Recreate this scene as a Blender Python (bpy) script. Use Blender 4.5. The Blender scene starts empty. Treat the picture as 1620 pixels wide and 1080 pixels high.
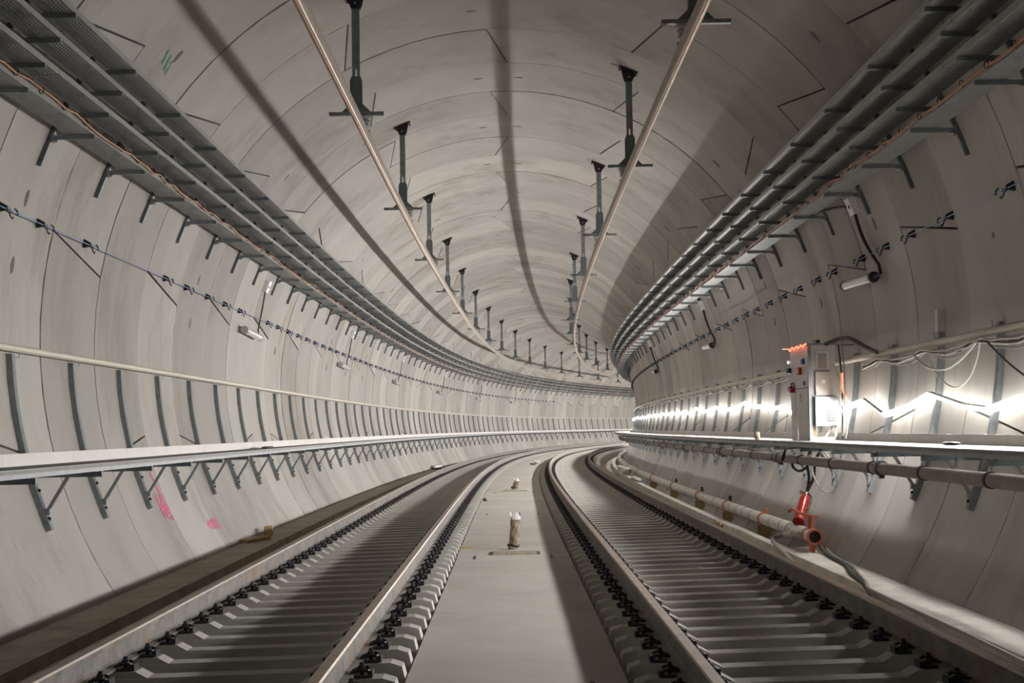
import bpy, math, random
from mathutils import Vector, Matrix
random.seed(7)
scene = bpy.context.scene
COL = scene.collection

# ------------------------------------------------------------------ camera, world, exposure
H, FPX, PITCH, ROLL = 1.2444, 2365.0, .05845, .01548
cam_d = bpy.data.cameras.new('camera'); cam = bpy.data.objects.new('camera', cam_d); COL.objects.link(cam)
cam_d.sensor_width = 36.0; cam_d.lens = 36.0 * FPX / 1620.0
cam_d.clip_start = .05; cam_d.clip_end = 400
fw = Vector((0, math.cos(PITCH), math.sin(PITCH))); up0 = Vector((0, -math.sin(PITCH), math.cos(PITCH))); rt0 = Vector((1, 0, 0))
rt = rt0 * math.cos(ROLL) - up0 * math.sin(ROLL); up = rt0 * math.sin(ROLL) + up0 * math.cos(ROLL)
cam.matrix_world = Matrix(((rt.x, up.x, -fw.x, 0), (rt.y, up.y, -fw.y, 0), (rt.z, up.z, -fw.z, H), (0, 0, 0, 1)))
scene.camera = cam
w = bpy.data.worlds.new('world'); scene.world = w; w.use_nodes = True
w.node_tree.nodes['Background'].inputs[0].default_value = (.9, .92, 1, 1)
w.node_tree.nodes['Background'].inputs[1].default_value = .02
LED_STRENGTH = 288.0
vs = scene.view_settings
vs.view_transform = 'Standard'; vs.look = 'None'; vs.gamma = 1.0; vs.use_curve_mapping = False
vs.exposure = 0.0

# ------------------------------------------------------------------ alignment of the curved tunnel
K0, K1, SA, SB = -.00028, .00463, 10.076, 118.825
DS, SMIN = .25, -30.0
def kap(s): return K0 if s < SA else K1 if s > SB else K0 + (K1 - K0) * (s - SA) / (SB - SA)
def build_path():
    n0 = int(-SMIN / DS); N = n0 + int(200 / DS)
    th = [0] * (N + 1); x = [0] * (N + 1); y = [0] * (N + 1)
    th[n0] = .00147; x[n0] = -.01052
    for i in range(n0, N):
        s = (i - n0) * DS; th[i + 1] = th[i] + kap(s + DS / 2) * DS; m = (th[i] + th[i + 1]) / 2
        x[i + 1] = x[i] + math.sin(m) * DS; y[i + 1] = y[i] + math.cos(m) * DS
    for i in range(n0, 0, -1):
        s = (i - n0) * DS; th[i - 1] = th[i] - kap(s - DS / 2) * DS; m = (th[i] + th[i - 1]) / 2
        x[i - 1] = x[i] - math.sin(m) * DS; y[i - 1] = y[i] - math.cos(m) * DS
    return x, y, th
PX, PY, PT = build_path()
def P(s, d, z):
    q = (s - SMIN) / DS; i = max(0, min(len(PX) - 2, int(q))); f = q - i
    t = PT[i] + (PT[i + 1] - PT[i]) * f
    return (PX[i] + (PX[i + 1] - PX[i]) * f + d * math.cos(t), PY[i] + (PY[i + 1] - PY[i]) * f - d * math.sin(t), z)
def TH(s):
    q = (s - SMIN) / DS; i = max(0, min(len(PX) - 2, int(q))); return PT[i] + (PT[i + 1] - PT[i]) * (q - i)
D0, ZC, RAD = -.04, 2.243, 4.82
def wall(deg, off=0):
    a = math.radians(deg); return D0 + (RAD - off) * math.cos(a), ZC + (RAD - off) * math.sin(a)
def wall_d(z, side, off=0): return D0 + side * math.sqrt((RAD - off) ** 2 - (z - ZC) ** 2)
def W(s, deg, off=0):
    d, z = wall(deg, off); return P(s, d, z)

# ------------------------------------------------------------------ materials
MATS = {}
def nd(nt, t, loc=None, **kw):
    n = nt.nodes.new(t)
    for k, v in kw.items():
        if k in n.inputs.keys(): n.inputs[k].default_value = v
        else: setattr(n, k, v)
    return n
def mat(name, col, rough=.8, metal=0.0, var=.0, scale=4.0, bump=.0, bscale=40.0, island=0.0, stain=None, stain_amt=.0, stain_scale=1.0, stretch=(1, 1, 1), emit=None, estr=0, trans=0, alpha=None, spec=.5, coat=0):
    m = bpy.data.materials.new(name); m.use_nodes = True; nt = m.node_tree; b = nt.nodes['Principled BSDF']
    b.inputs['Roughness'].default_value = rough; b.inputs['Metallic'].default_value = metal
    b.inputs['Specular IOR Level'].default_value = spec
    b.inputs['Base Color'].default_value = (*col, 1)
    tc = nd(nt, 'ShaderNodeTexCoord'); mp = nd(nt, 'ShaderNodeMapping'); nt.links.new(tc.outputs['Object'], mp.inputs[0]); mp.inputs['Scale'].default_value = stretch
    cur = None
    if var or island or stain:
        rgb = nd(nt, 'ShaderNodeRGB'); rgb.outputs[0].default_value = (*col, 1); cur = rgb.outputs[0]
    if var:
        n1 = nd(nt, 'ShaderNodeTexNoise', Scale=scale, Detail=6.0, Roughness=.62); nt.links.new(mp.outputs[0], n1.inputs['Vector'])
        mr = nd(nt, 'ShaderNodeMapRange'); mr.inputs[1].default_value = .3; mr.inputs[2].default_value = .7; mr.inputs[3].default_value = 1 - var; mr.inputs[4].default_value = 1 + var
        nt.links.new(n1.outputs['Fac'], mr.inputs[0])
        mx = nd(nt, 'ShaderNodeVectorMath', operation='SCALE'); nt.links.new(cur, mx.inputs[0]); nt.links.new(mr.outputs[0], mx.inputs['Scale']); cur = mx.outputs[0]
    if island:
        g = nd(nt, 'ShaderNodeNewGeometry'); mr = nd(nt, 'ShaderNodeMapRange'); mr.inputs[3].default_value = 1 - island; mr.inputs[4].default_value = 1 + island
        oi = nd(nt, 'ShaderNodeObjectInfo'); ad = nd(nt, 'ShaderNodeMath', operation='ADD'); nt.links.new(g.outputs['Random Per Island'], ad.inputs[0]); nt.links.new(oi.outputs['Random'], ad.inputs[1]); fr_ = nd(nt, 'ShaderNodeMath', operation='FRACT'); nt.links.new(ad.outputs[0], fr_.inputs[0]); nt.links.new(fr_.outputs[0], mr.inputs[0])
        mx = nd(nt, 'ShaderNodeVectorMath', operation='SCALE'); nt.links.new(cur, mx.inputs[0]); nt.links.new(mr.outputs[0], mx.inputs['Scale']); cur = mx.outputs[0]
    if stain:
        n2 = nd(nt, 'ShaderNodeTexNoise', Scale=stain_scale, Detail=8.0, Roughness=.7); nt.links.new(mp.outputs[0], n2.inputs['Vector'])
        mr = nd(nt, 'ShaderNodeMapRange'); mr.inputs[1].default_value = .52; mr.inputs[2].default_value = .72; mr.inputs[3].default_value = 0; mr.inputs[4].default_value = stain_amt
        nt.links.new(n2.outputs['Fac'], mr.inputs[0])
        mx = nd(nt, 'ShaderNodeMix', data_type='RGBA'); nt.links.new(mr.outputs[0], mx.inputs['Factor']); nt.links.new(cur, mx.inputs[6]); mx.inputs[7].default_value = (*stain, 1); cur = mx.outputs[2]
    if cur: nt.links.new(cur, b.inputs['Base Color'])
    if bump:
        n3 = nd(nt, 'ShaderNodeTexNoise', Scale=bscale, Detail=4.0); nt.links.new(tc.outputs['Object'], n3.inputs['Vector'])
        bp = nd(nt, 'ShaderNodeBump', Strength=bump, Distance=.02); nt.links.new(n3.outputs['Fac'], bp.inputs['Height']); nt.links.new(bp.outputs[0], b.inputs['Normal'])
    if emit: b.inputs['Emission Color'].default_value = (*emit, 1); b.inputs['Emission Strength'].default_value = estr
    if trans: b.inputs['Transmission Weight'].default_value = trans
    if coat: b.inputs['Coat Weight'].default_value = coat
    if alpha is not None: b.inputs['Alpha'].default_value = alpha
    MATS[name] = m
    return m
CONC = mat('lining_concrete', (.43, .406, .375), .82, 0, .11, 1.1, .08, 30, island=.15, stain=(.22, .175, .13), stain_amt=.6, stain_scale=.75, stretch=(1, .8, .28), spec=.3)
BACK = mat('joint_dark', (.05, .045, .04), .95)
POCKET_SHADE = mat('bolt_pocket_shade', (.17, .16, .145), .95, 0, .3, 30)  # dark disc colour, paints the shade inside a recessed bolt pocket
BED = mat('trackbed_concrete', (.46, .425, .375), .85, 0, .14, 1.3, .12, 50, stain=(.30, .25, .19), stain_amt=.6, stain_scale=1.6, spec=.3)
SLAB = mat('slab_concrete', (.53, .495, .445), .82, 0, .10, 1.2, .08, 60, island=.03, stain=(.40, .34, .27), stain_amt=.5, stain_scale=1.1, spec=.3)
DUST = mat('dusty_slab', (.40, .345, .275), .92, 0, .25, 2.5, .2, 40, stain=(.62, .56, .48), stain_amt=.5, stain_scale=.9)
KERB = mat('kerb_concrete', (.70, .655, .60), .9, 0, .15, 2.0, .15, 40, stain=(.36, .30, .22), stain_amt=.6, stain_scale=1.5)
SLEEP = mat('sleeper_concrete', (.47, .45, .415), .8, 0, .12, 6, .1, 80, island=.05, stain=(.30, .27, .23), stain_amt=.4, stain_scale=5)
RAIL = mat('rusty_rail_side', (.195, .18, .168), .75, .1, .4, 4, .1, 60, stain=(.24, .135, .065), stain_amt=.95, stain_scale=2.8)
RAILT = mat('rail_head_top', (.36, .285, .225), .5, .35, .2, 5, stain=(.26, .18, .12), stain_amt=.6, stain_scale=4)
IRON = mat('black_fastening', (.018, .018, .02), .45, .2)
BOLT = mat('bright_bolt', (.55, .5, .42), .35, .8)
GALV = mat('galvanised_steel', (.23, .255, .262), .5, .45, .22, 14, stain=(.40, .43, .44), stain_amt=.4, stain_scale=9)
GALVD = mat('dark_galvanised_steel', (.13, .15, .155), .5, .4, .25, 12, stain=(.22, .24, .25), stain_amt=.5, stain_scale=8)
BEAM = mat('beam_galvanised', (.25, .26, .265), .5, .4, .15, 5, stain=(.36, .36, .36), stain_amt=.4, stain_scale=4)
DECK = mat('deck_grating_steel', (.20, .19, .175), .6, .3, .15, 5)
KICKL = mat('kick_plate_pale', (.70, .665, .63), .6, .1, .06, 4, island=.05)
KICKR = mat('kick_plate_grey', (.46, .44, .415), .6, .25, .1, 5, island=.08)
PIPEC = mat('cream_pipe', (.66, .60, .505), .45, 0, .05, 5)
ALU = mat('aluminium_profile', (.52, .465, .41), .5, .5, .1, 3, stain=(.40, .30, .22), stain_amt=.5, stain_scale=5)
COPPER = mat('contact_wire', (.50, .27, .14), .35, .8)
INSUL = mat('insulator_grey', (.42, .42, .42), .4)
ORANGE = mat('orange_cable', (.46, .18, .065), .55, 0, .2, 20)
BLUE = mat('blue_line', (.22, .36, .62), .5)
BLACK = mat('black_plastic', (.012, .012, .013), .5)
RUBBER = mat('dark_hose', (.05, .05, .045), .6, 0, .3, 20)
GREYH = mat('grey_hose', (.36, .34, .31), .6, 0, .2, 20)
WHITEC = mat('white_cable', (.72, .68, .62), .5)
GREYC = mat('grey_cable', (.30, .285, .265), .55)
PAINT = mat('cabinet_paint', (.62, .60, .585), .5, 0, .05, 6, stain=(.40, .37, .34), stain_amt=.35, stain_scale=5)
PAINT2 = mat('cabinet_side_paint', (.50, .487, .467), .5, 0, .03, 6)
CREAMBOX = mat('cream_panel', (.52, .475, .415), .5)
GRILLE = mat('vent_grille', (.34, .31, .27), .7)
REDP = mat('red_plastic', (.45, .03, .025), .4)
BLUEP = mat('blue_plastic', (.03, .10, .28), .4)
REDX = mat('extinguisher_red', (.60, .035, .02), .28, 0, .05, 8, coat=.5)
ORED = mat('orange_red_coupling', (.62, .17, .10), .5, 0, .15, 12)
PIPEF = mat('floor_pipe_metal', (.70, .67, .63), .38, .35, .12, 3, stain=(.40, .36, .30), stain_amt=.4, stain_scale=5)
PIPEG = mat('grey_service_pipe', (.25, .225, .195), .6, 0, .15, 5)
DARKIN = mat('pipe_inside', (.02, .02, .02), .8)
BRASS = mat('brass_valve', (.62, .58, .50), .35, .7)
WOOD = mat('timber', (.42, .30, .15), .8, 0, .2, 12)
RUST = mat('rusty_grate', (.40, .32, .25), .85, .2, .3, 30)
SACK = mat('brown_sleeve', (.26, .20, .135), .6, 0, .45, 9, stain=(.07, .055, .04), stain_amt=.9, stain_scale=7)
WHITEP = mat('white_plastic', (.80, .80, .79), .4)
LAMPB = mat('lamp_tube', (.80, .78, .75), .15, 0, spec=.6)
LED = mat('led_rope_glow', (1, 1, 1), .5, emit=(1.0, .98, .95), estr=LED_STRENGTH)
LEDB = mat('led_rope_body_glow', (1, 1, 1), .5, emit=(1.0, .97, .92), estr=LED_STRENGTH * .05)
REDL = mat('red_rope_glow', (1, .2, .1), .5, emit=(1.0, .10, .05), estr=5)
LAMPW = mat('small_white_lamp', (1, 1, 1), .5, emit=(.85, .95, 1.0), estr=4)
def spray(name, col, scale, cut):
    m = mat(name, col, .8); nt = m.node_tree; b = nt.nodes['Principled BSDF']
    tc = nd(nt, 'ShaderNodeTexCoord'); mp = nd(nt, 'ShaderNodeMapping'); mp.inputs['Scale'].default_value = (1, 1, .35); nt.links.new(tc.outputs['Object'], mp.inputs[0])
    n = nd(nt, 'ShaderNodeTexNoise', Scale=scale, Detail=5.0); nt.links.new(mp.outputs[0], n.inputs['Vector'])
    uv = nd(nt, 'ShaderNodeUVMap'); sx = nd(nt, 'ShaderNodeSeparateXYZ'); nt.links.new(uv.outputs[0], sx.inputs[0])
    def edge(o):
        a = nd(nt, 'ShaderNodeMath', operation='SUBTRACT'); nt.links.new(o, a.inputs[0]); a.inputs[1].default_value = .5
        c = nd(nt, 'ShaderNodeMath', operation='ABSOLUTE'); nt.links.new(a.outputs[0], c.inputs[0]); return c.outputs[0]
    mxx = nd(nt, 'ShaderNodeMath', operation='MAXIMUM'); nt.links.new(edge(sx.outputs[0]), mxx.inputs[0]); nt.links.new(edge(sx.outputs[1]), mxx.inputs[1])
    mr = nd(nt, 'ShaderNodeMapRange'); mr.inputs[1].default_value = .3; mr.inputs[2].default_value = .5; mr.inputs[3].default_value = 0; mr.inputs[4].default_value = .35; nt.links.new(mxx.outputs[0], mr.inputs[0])
    sb = nd(nt, 'ShaderNodeMath', operation='SUBTRACT'); nt.links.new(n.outputs['Fac'], sb.inputs[0]); nt.links.new(mr.outputs[0], sb.inputs[1])
    m2 = nd(nt, 'ShaderNodeMapRange'); m2.inputs[1].default_value = cut; m2.inputs[2].default_value = cut + .1; nt.links.new(sb.outputs[0], m2.inputs[0]); nt.links.new(m2.outputs[0], b.inputs['Alpha'])
    return m
PINK = spray('pink_spray', (.85, .17, .33), 24, .44)
GREEN = spray('green_spray', (.05, .32, .10), 26, .40)
def tray_mat():
    m = mat('perforated_tray', (.29, .295, .29), .5, .4, .15, 3); nt = m.node_tree; b = nt.nodes['Principled BSDF']
    uv = nd(nt, 'ShaderNodeUVMap'); sx = nd(nt, 'ShaderNodeSeparateXYZ'); nt.links.new(uv.outputs[0], sx.inputs[0])
    def tri(o, per, half):
        a = nd(nt, 'ShaderNodeMath', operation='DIVIDE'); nt.links.new(o, a.inputs[0]); a.inputs[1].default_value = per
        f = nd(nt, 'ShaderNodeMath', operation='FRACT'); nt.links.new(a.outputs[0], f.inputs[0])
        s = nd(nt, 'ShaderNodeMath', operation='SUBTRACT'); nt.links.new(f.outputs[0], s.inputs[0]); s.inputs[1].default_value = .5
        ab = nd(nt, 'ShaderNodeMath', operation='ABSOLUTE'); nt.links.new(s.outputs[0], ab.inputs[0])
        c = nd(nt, 'ShaderNodeMath', operation='LESS_THAN'); nt.links.new(ab.outputs[0], c.inputs[0]); c.inputs[1].default_value = half
        return c.outputs[0]
    ml = nd(nt, 'ShaderNodeMath', operation='MULTIPLY'); nt.links.new(tri(sx.outputs[0], .055, .36), ml.inputs[0]); nt.links.new(tri(sx.outputs[1], .034, .27), ml.inputs[1])
    inv = nd(nt, 'ShaderNodeMath', operation='SUBTRACT'); inv.inputs[0].default_value = 1.0; nt.links.new(ml.outputs[0], inv.inputs[1])
    nt.links.new(inv.outputs[0], b.inputs['Alpha'])
    return m
TRAY = tray_mat()
LIP_LIT = mat('tray_lip_lit_steel', (.37, .37, .36), .5, .4, .12, 4)  # tray steel painted lighter for the light that catches the lips

# ------------------------------------------------------------------ mesh builder and object helpers
class MB:
    def __init__(s): s.v = []; s.f = []; s.m = []; s.uv = []
    def face(s, idx, mi=0, uv=None): s.f.append(tuple(idx)); s.m.append(mi); s.uv.append(uv)
    def box(s, x0, x1, y0, y1, z0, z1, mi=0):
        n = len(s.v); s.v += [(x, y, z) for z in (z0, z1) for y in (y0, y1) for x in (x0, x1)]
        for q in ((0, 2, 3, 1), (4, 5, 7, 6), (0, 1, 5, 4), (2, 6, 7, 3), (0, 4, 6, 2), (1, 3, 7, 5)): s.face([n + k for k in q], mi)
        return s
    def bar(s, p, q, w, h, up=(0, 0, 1), mi=0):
        p = Vector(p); q = Vector(q); a = (q - p).normalized(); u = Vector(up); r = a.cross(u)
        if r.length < 1e-4: r = a.cross(Vector((1, 0, 0)))
        r.normalize(); u = r.cross(a)
        n = len(s.v)
        for c in (p, q):
            for du, dr in ((-1, -1), (-1, 1), (1, 1), (1, -1)): s.v.append(tuple(c + u * du * h / 2 + r * dr * w / 2))
        for k in range(4): s.face([n + k, n + (k + 1) % 4, n + 4 + (k + 1) % 4, n + 4 + k], mi)
        s.face([n + 3, n + 2, n + 1, n], mi); s.face([n + 4, n + 5, n + 6, n + 7], mi)
        return s
    def tube(s, pts, r, n=8, caps=True, mi=0):
        pts = [Vector(p) for p in pts]; rs = r if isinstance(r, (list, tuple)) else [r] * len(pts)
        base = len(s.v); ref = None
        for i, p in enumerate(pts):
            t = (pts[min(i + 1, len(pts) - 1)] - pts[max(i - 1, 0)])
            t = t.normalized() if t.length > 1e-9 else Vector((0, 0, 1))
            if ref is None: ref = Vector((0, 0, 1)) if abs(t.z) < .9 else Vector((1, 0, 0))
            a = t.cross(ref)
            if a.length < 1e-5: a = t.cross(Vector((0, 1, 0)))
            a.normalize(); b = a.cross(t); ref = b
            for k in range(n):
                an = 2 * math.pi * k / n; s.v.append(tuple(p + (a * math.cos(an) + b * math.sin(an)) * rs[i]))
        for i in range(len(pts) - 1):
            for k in range(n):
                s.face([base + i * n + k, base + i * n + (k + 1) % n, base + (i + 1) * n + (k + 1) % n, base + (i + 1) * n + k], mi)
        if caps:
            s.face([base + k for k in reversed(range(n))], mi); e = base + (len(pts) - 1) * n; s.face([e + k for k in range(n)], mi)
        return s
    def sweep(s, prof, s0, s1, step=1.0, closed=True, caps=True, mi=0, mis=None, dfun=None):
        n = max(1, int(round((s1 - s0) / step))); base = len(s.v); m = len(prof)
        arc = [0]
        for i in range(1, m + 1):
            a, b = prof[i - 1], prof[i % m]; arc.append(arc[-1] + math.hypot(a[0] - b[0], a[1] - b[1]))
        for i in range(n + 1):
            ss = s0 + (s1 - s0) * i / n; o = dfun(ss) if dfun else 0
            for d, z in prof: s.v.append(P(ss, d + o, z))
        for i in range(n):
            u0 = s0 + (s1 - s0) * i / n; u1 = s0 + (s1 - s0) * (i + 1) / n
            for k in range(m if closed else m - 1):
                k2 = (k + 1) % m
                s.face([base + i * m + k, base + i * m + k2, base + (i + 1) * m + k2, base + (i + 1) * m + k], mis[k] if mis else mi,
                       ((u0, arc[k]), (u0, arc[k + 1]), (u1, arc[k + 1]), (u1, arc[k])))
        if caps and closed:
            s.face([base + k for k in reversed(range(m))], mi); s.face([base + n * m + k for k in range(m)], mi)
        return s
    def lathe(s, prof, o=(0, 0, 0), axis=(0, 0, 1), n=16, mi=0):
        a = Vector(axis).normalized(); r = a.cross(Vector((0, 0, 1)))
        if r.length < 1e-4: r = Vector((1, 0, 0))
        r.normalize(); u = r.cross(a); o = Vector(o); base = len(s.v); m = len(prof)
        for rad, h in prof:
            for k in range(n):
                an = 2 * math.pi * k / n; s.v.append(tuple(o + a * h + (r * math.cos(an) + u * math.sin(an)) * rad))
        for i in range(m - 1):
            for k in range(n): s.face([base + i * n + k, base + i * n + (k + 1) % n, base + (i + 1) * n + (k + 1) % n, base + (i + 1) * n + k], mi)
        if prof[0][0] > 1e-4: s.face([base + k for k in reversed(range(n))], mi)
        if prof[-1][0] > 1e-4: s.face([base + (m - 1) * n + k for k in range(n)], mi)
        return s
    def prism(s, poly, y0, y1, mi=0):      # poly in (x, z), extruded along y
        n = len(s.v); m = len(poly)
        s.v += [(x, y0, z) for x, z in poly] + [(x, y1, z) for x, z in poly]
        for k in range(m): s.face([n + k, n + (k + 1) % m, n + m + (k + 1) % m, n + m + k], mi)
        s.face([n + k for k in reversed(range(m))], mi); s.face([n + m + k for k in range(m)], mi)
        return s
    def mesh(s, name, mats, smooth=False, origin=None):
        me = bpy.data.meshes.new(name)
        v = s.v if origin is None else [(a - origin[0], b - origin[1], c - origin[2]) for a, b, c in s.v]
        me.from_pydata(v, [], s.f)
        for m in (mats if isinstance(mats, (list, tuple)) else [mats]): me.materials.append(m)
        if any(s.m): me.polygons.foreach_set('material_index', s.m)
        if smooth: me.polygons.foreach_set('use_smooth', [True] * len(s.f))
        if any(u is not None for u in s.uv):
            l = me.uv_layers.new(name='UVMap'); co = []
            for f, u in zip(s.f, s.uv):
                for k in range(len(f)): co += list(u[k]) if u else [0.0, 0.0]
            l.data.foreach_set('uv', co)
        me.update()
        import bmesh
        bm = bmesh.new(); bm.from_mesh(me); bmesh.ops.recalc_face_normals(bm, faces=bm.faces); bm.to_mesh(me); bm.free()
        if smooth:
            try: me.set_sharp_from_angle(angle=math.radians(40))
            except Exception: pass
        return me
def obj(name, me, parent=None, loc=None, rz=None):
    o = bpy.data.objects.new(name, me); COL.objects.link(o)
    if parent is not None: o.parent = parent
    if loc is not None: o.location = loc
    if rz is not None: o.rotation_euler = (0, 0, rz)
    return o
def tag(o, label=None, cat=None, group=None, kind=None):
    if label: o['label'] = label
    if cat: o['category'] = cat
    if group: o['group'] = group
    if kind: o['kind'] = kind
    return o
def empty(name, loc=(0, 0, 0), rz=0):
    o = bpy.data.objects.new(name, None); COL.objects.link(o); o.location = loc; o.rotation_euler = (0, 0, rz); o.empty_display_size = .1
    return o
def thing(name, label, cat, loc=(0, 0, 0), rz=0, group=None): return tag(empty(name, loc, rz), label, cat, group)
def part(name, mb, mats, parent, smooth=False, loc=None): return obj(name, mb.mesh(name, mats, smooth), parent, loc)
def spawn(parts, name, label, cat, loc, rz, group):
    t = thing(name, label, cat, loc, rz, group)
    for nm, me, subs in parts:
        o = obj(nm, me, t)
        for n2, m2 in subs: obj(n2, m2, o)
    return t
ORD = ['nearest', 'second', 'third', 'fourth', 'fifth', 'sixth', 'seventh', 'eighth', 'ninth', 'tenth', 'eleventh', 'twelfth']
def ordlab(i, base, far): return '%s, %s the camera' % (base, 'nearest' if i == 0 else ORD[i] + ' from') if i < len(ORD) else far
def wpart(name, mb, mats, t, smooth=False):   # geometry given in world space, origin moved to the thing
    m = t.matrix_basis.inverted(); mb.v = [tuple(m @ Vector(p)) for p in mb.v]
    return part(name, mb, mats, t, smooth)

SEND = 158.0
RING0, RW = 13.43, 2.01
def st(k): return 14.42 + RW * k

# ------------------------------------------------------------------ tunnel lining: rings of segments with recessed joints
LEAN = {(4, 0): 1, (6, 0): 1, (8, 0): -1, (10, 0): 1, (12, 0): -1, (2, 1): 1, (4, 1): 1, (2, 2): 1, (4, 2): -1, (0, 2): -1, (6, 2): 1, (8, 2): -1, (2, 6): -1, (0, 6): -1}
def joint(i, j):
    base = 91.0 + 51.43 * j + (25.7 if i % 2 else 0)
    rnd = random.Random(i * 13 + j)
    sg = LEAN.get((i, j), -1 if i % 2 else (1 if rnd.random() < .6 else -1))
    if i > 14 and i % 2 and rnd.random() < .15: sg = -sg
    return base + 1.75 * sg, base - 1.75 * sg
def segment(mb, i, j):
    s0 = RING0 + RW * i + .0085; s1 = RING0 + RW * (i + 1) - .0085; ro = random.Random(i * 31 + j * 7).uniform(-.006, .006); r1 = ro + random.Random(i * 17 + j).uniform(-.005, .005)
    a0, a1 = joint(i, j); b0, b1 = joint(i, (j + 1) % 7)
    if j == 6: b0 += 360; b1 += 360
    g = math.degrees(.013 / RAD); a0 += g; a1 += g; b0 -= g; b1 -= g
    n = 12; base = len(mb.v)
    for q in range(3):
        f = q / 2; ss = s0 + (s1 - s0) * f; A = a0 + (a1 - a0) * f; B = b0 + (b1 - b0) * f
        for k in range(n + 1):
            mb.v.append(W(ss, A + (B - A) * k / n, ro + (r1 - ro) * f)); mb.v.append(W(ss, A + (B - A) * k / n, -.14))
    row = 2 * (n + 1)
    I = lambda q, k, o: base + q * row + 2 * k + o
    for q in range(2):
        for k in range(n):
            mb.face([I(q, k, 0), I(q, k + 1, 0), I(q + 1, k + 1, 0), I(q + 1, k, 0)])
        for k in (0, n): mb.face([I(q, k, 0), I(q + 1, k, 0), I(q + 1, k, 1), I(q, k, 1)])
    for q in (0, 2):
        for k in range(n): mb.face([I(q, k, 0), I(q, k, 1), I(q, k + 1, 1), I(q, k + 1, 0)])
shell = MB(); ns = 72
for i in range(90):
    ss = -13.5 + (SEND + 14) * i / 89
    for k in range(ns): shell.v.append(W(ss, 360 * k / ns, -.145))
for i in range(89):
    for k in range(ns): shell.face([i * ns + k, i * ns + (k + 1) % ns, (i + 1) * ns + (k + 1) % ns, (i + 1) * ns + k])
lining = obj('wall_tunnel', shell.mesh('wall_tunnel', BACK)); tag(lining, kind='structure')
rest = MB()
for i in range(-13, 71):
    for j in range(7):
        if -2 <= i <= 39:
            mb = MB(); segment(mb, i, j); me = mb.mesh('segment', CONC, True); so = obj('segment', me, lining)
            if i <= 18 and j != 3:
                a0, a1 = joint(i, j); b0, b1 = joint(i, (j + 1) % 7)
                c = (a0 + a1 + b0 + b1 + (720 if j == 6 else 0)) / 4
                for da in (-3.95, 3.95):
                    pb = MB(); cs = RING0 + RW * (i + .5); c0 = None
                    if random.random() < .12 or wall(c + da)[1] < .1: continue
                    ring = []
                    for k in range(10):
                        an = 2 * math.pi * k / 10
                        ring.append(W(cs + .045 * math.cos(an), c + da + math.degrees(.085 * math.sin(an) / RAD), .002))
                    b2 = [W(cs + .055 * math.cos(2 * math.pi * k / 10), c + da + math.degrees(.1 * math.sin(2 * math.pi * k / 10) / RAD), -.01) for k in range(10)]
                    pb.v = ring + b2; pb.face(range(10))
                    for k in range(10): pb.face([k, (k + 1) % 10, 10 + (k + 1) % 10, 10 + k])
                    obj('bolt_pocket_shade', pb.mesh('bolt_pocket_shade', POCKET_SHADE), so)
        else: segment(rest, i, j)
tag(obj('segment', rest.mesh('segment', CONC, True), lining), kind='stuff')

def patch(name, sc, ac, ws, wa, m, lean=0):
    mb = MB(); n = 6
    for i in range(n + 1):
        for k in range(n + 1):
            mb.v.append(W(sc + ws * (i / n - .5) + lean * (k / n - .5), ac + math.degrees(wa * (k / n - .5) / RAD), .004))
    for i in range(n):
        for k in range(n):
            q = [i * (n + 1) + k, i * (n + 1) + k + 1, (i + 1) * (n + 1) + k + 1, (i + 1) * (n + 1) + k]
            mb.face(q, 0, [((a // (n + 1)) / n, (a % (n + 1)) / n) for a in q])
    return obj(name, mb.mesh(name, m, True), lining)
tag(patch('spray_mark', 19.22, 203.6, .62, .50, PINK, .1), 'pink spray paint patch under the left walkway')
tag(patch('spray_mark', 19.25, 199.6, .14, .50, PINK, .25))
tag(patch('spray_mark', 21.5, 208.3, 1.0, .24, PINK), 'short pink spray mark low on the left wall')
for ds in (-.14, .06, .2): patch('spray_mark', 16.25 + ds, 140.0 + ds * 3, .08, .26, GREEN, .2)
for ds in (-.12, .1): patch('spray_mark', 26.2 + ds, 42.0 + ds * 3, .1, .26, GREEN, -.2)

# ------------------------------------------------------------------ floor
fl = MB()
fl.sweep([(-3.12, -.75), (-3.12, -.29), (-2.86, -.29), (-2.86, -.335), (-.645, -.335), (-.645, -.262), (.645, -.262), (.645, -.335), (2.86, -.335), (2.86, -.29), (3.12, -.29), (3.12, -.75)], -12, SEND, 1.0, mis=[0, 0, 0, 0, 1, 1, 1, 0, 0, 0, 0, 0])
floor = obj('floor', fl.mesh('floor', [BED, SLAB])); tag(floor, kind='structure')
TE = 20.25
def fpart(name, prof, s0, s1, m, step=1.0): return obj(name, MB().sweep(prof, s0, s1, step).mesh(name, m), floor)
fpart('gutter', [(-3.60, -.75), (-3.60, -.56), (-3.10, -.56), (-3.10, -.75)], -12, SEND, DUST)
fpart('side_slab', [(-4.42, -.75), (-4.42, -.40), (-3.56, -.40), (-3.56, -.75)], -12, SEND, DUST)
fpart('gutter', [(3.10, -.75), (3.10, -.56), (3.60, -.56), (3.60, -.75)], -12, SEND, DUST)
fpart('side_slab', [(3.56, -.80), (3.56, -.40), (4.40, -.40), (4.40, -.80)], -12, TE, KERB)
fpart('kerb', [(3.56, -.80), (3.56, -.40), (3.71, -.40), (3.71, -.80)], TE + .004, SEND, KERB)
fpart('trench_bed', [(3.70, -.85), (3.70, -.62), (4.30, -.62), (4.30, -.85)], TE + .004, SEND, DUST)
js = [-12 + .0] + [8.72 + 8.9 * k for k in range(-1, 17)]
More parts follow.
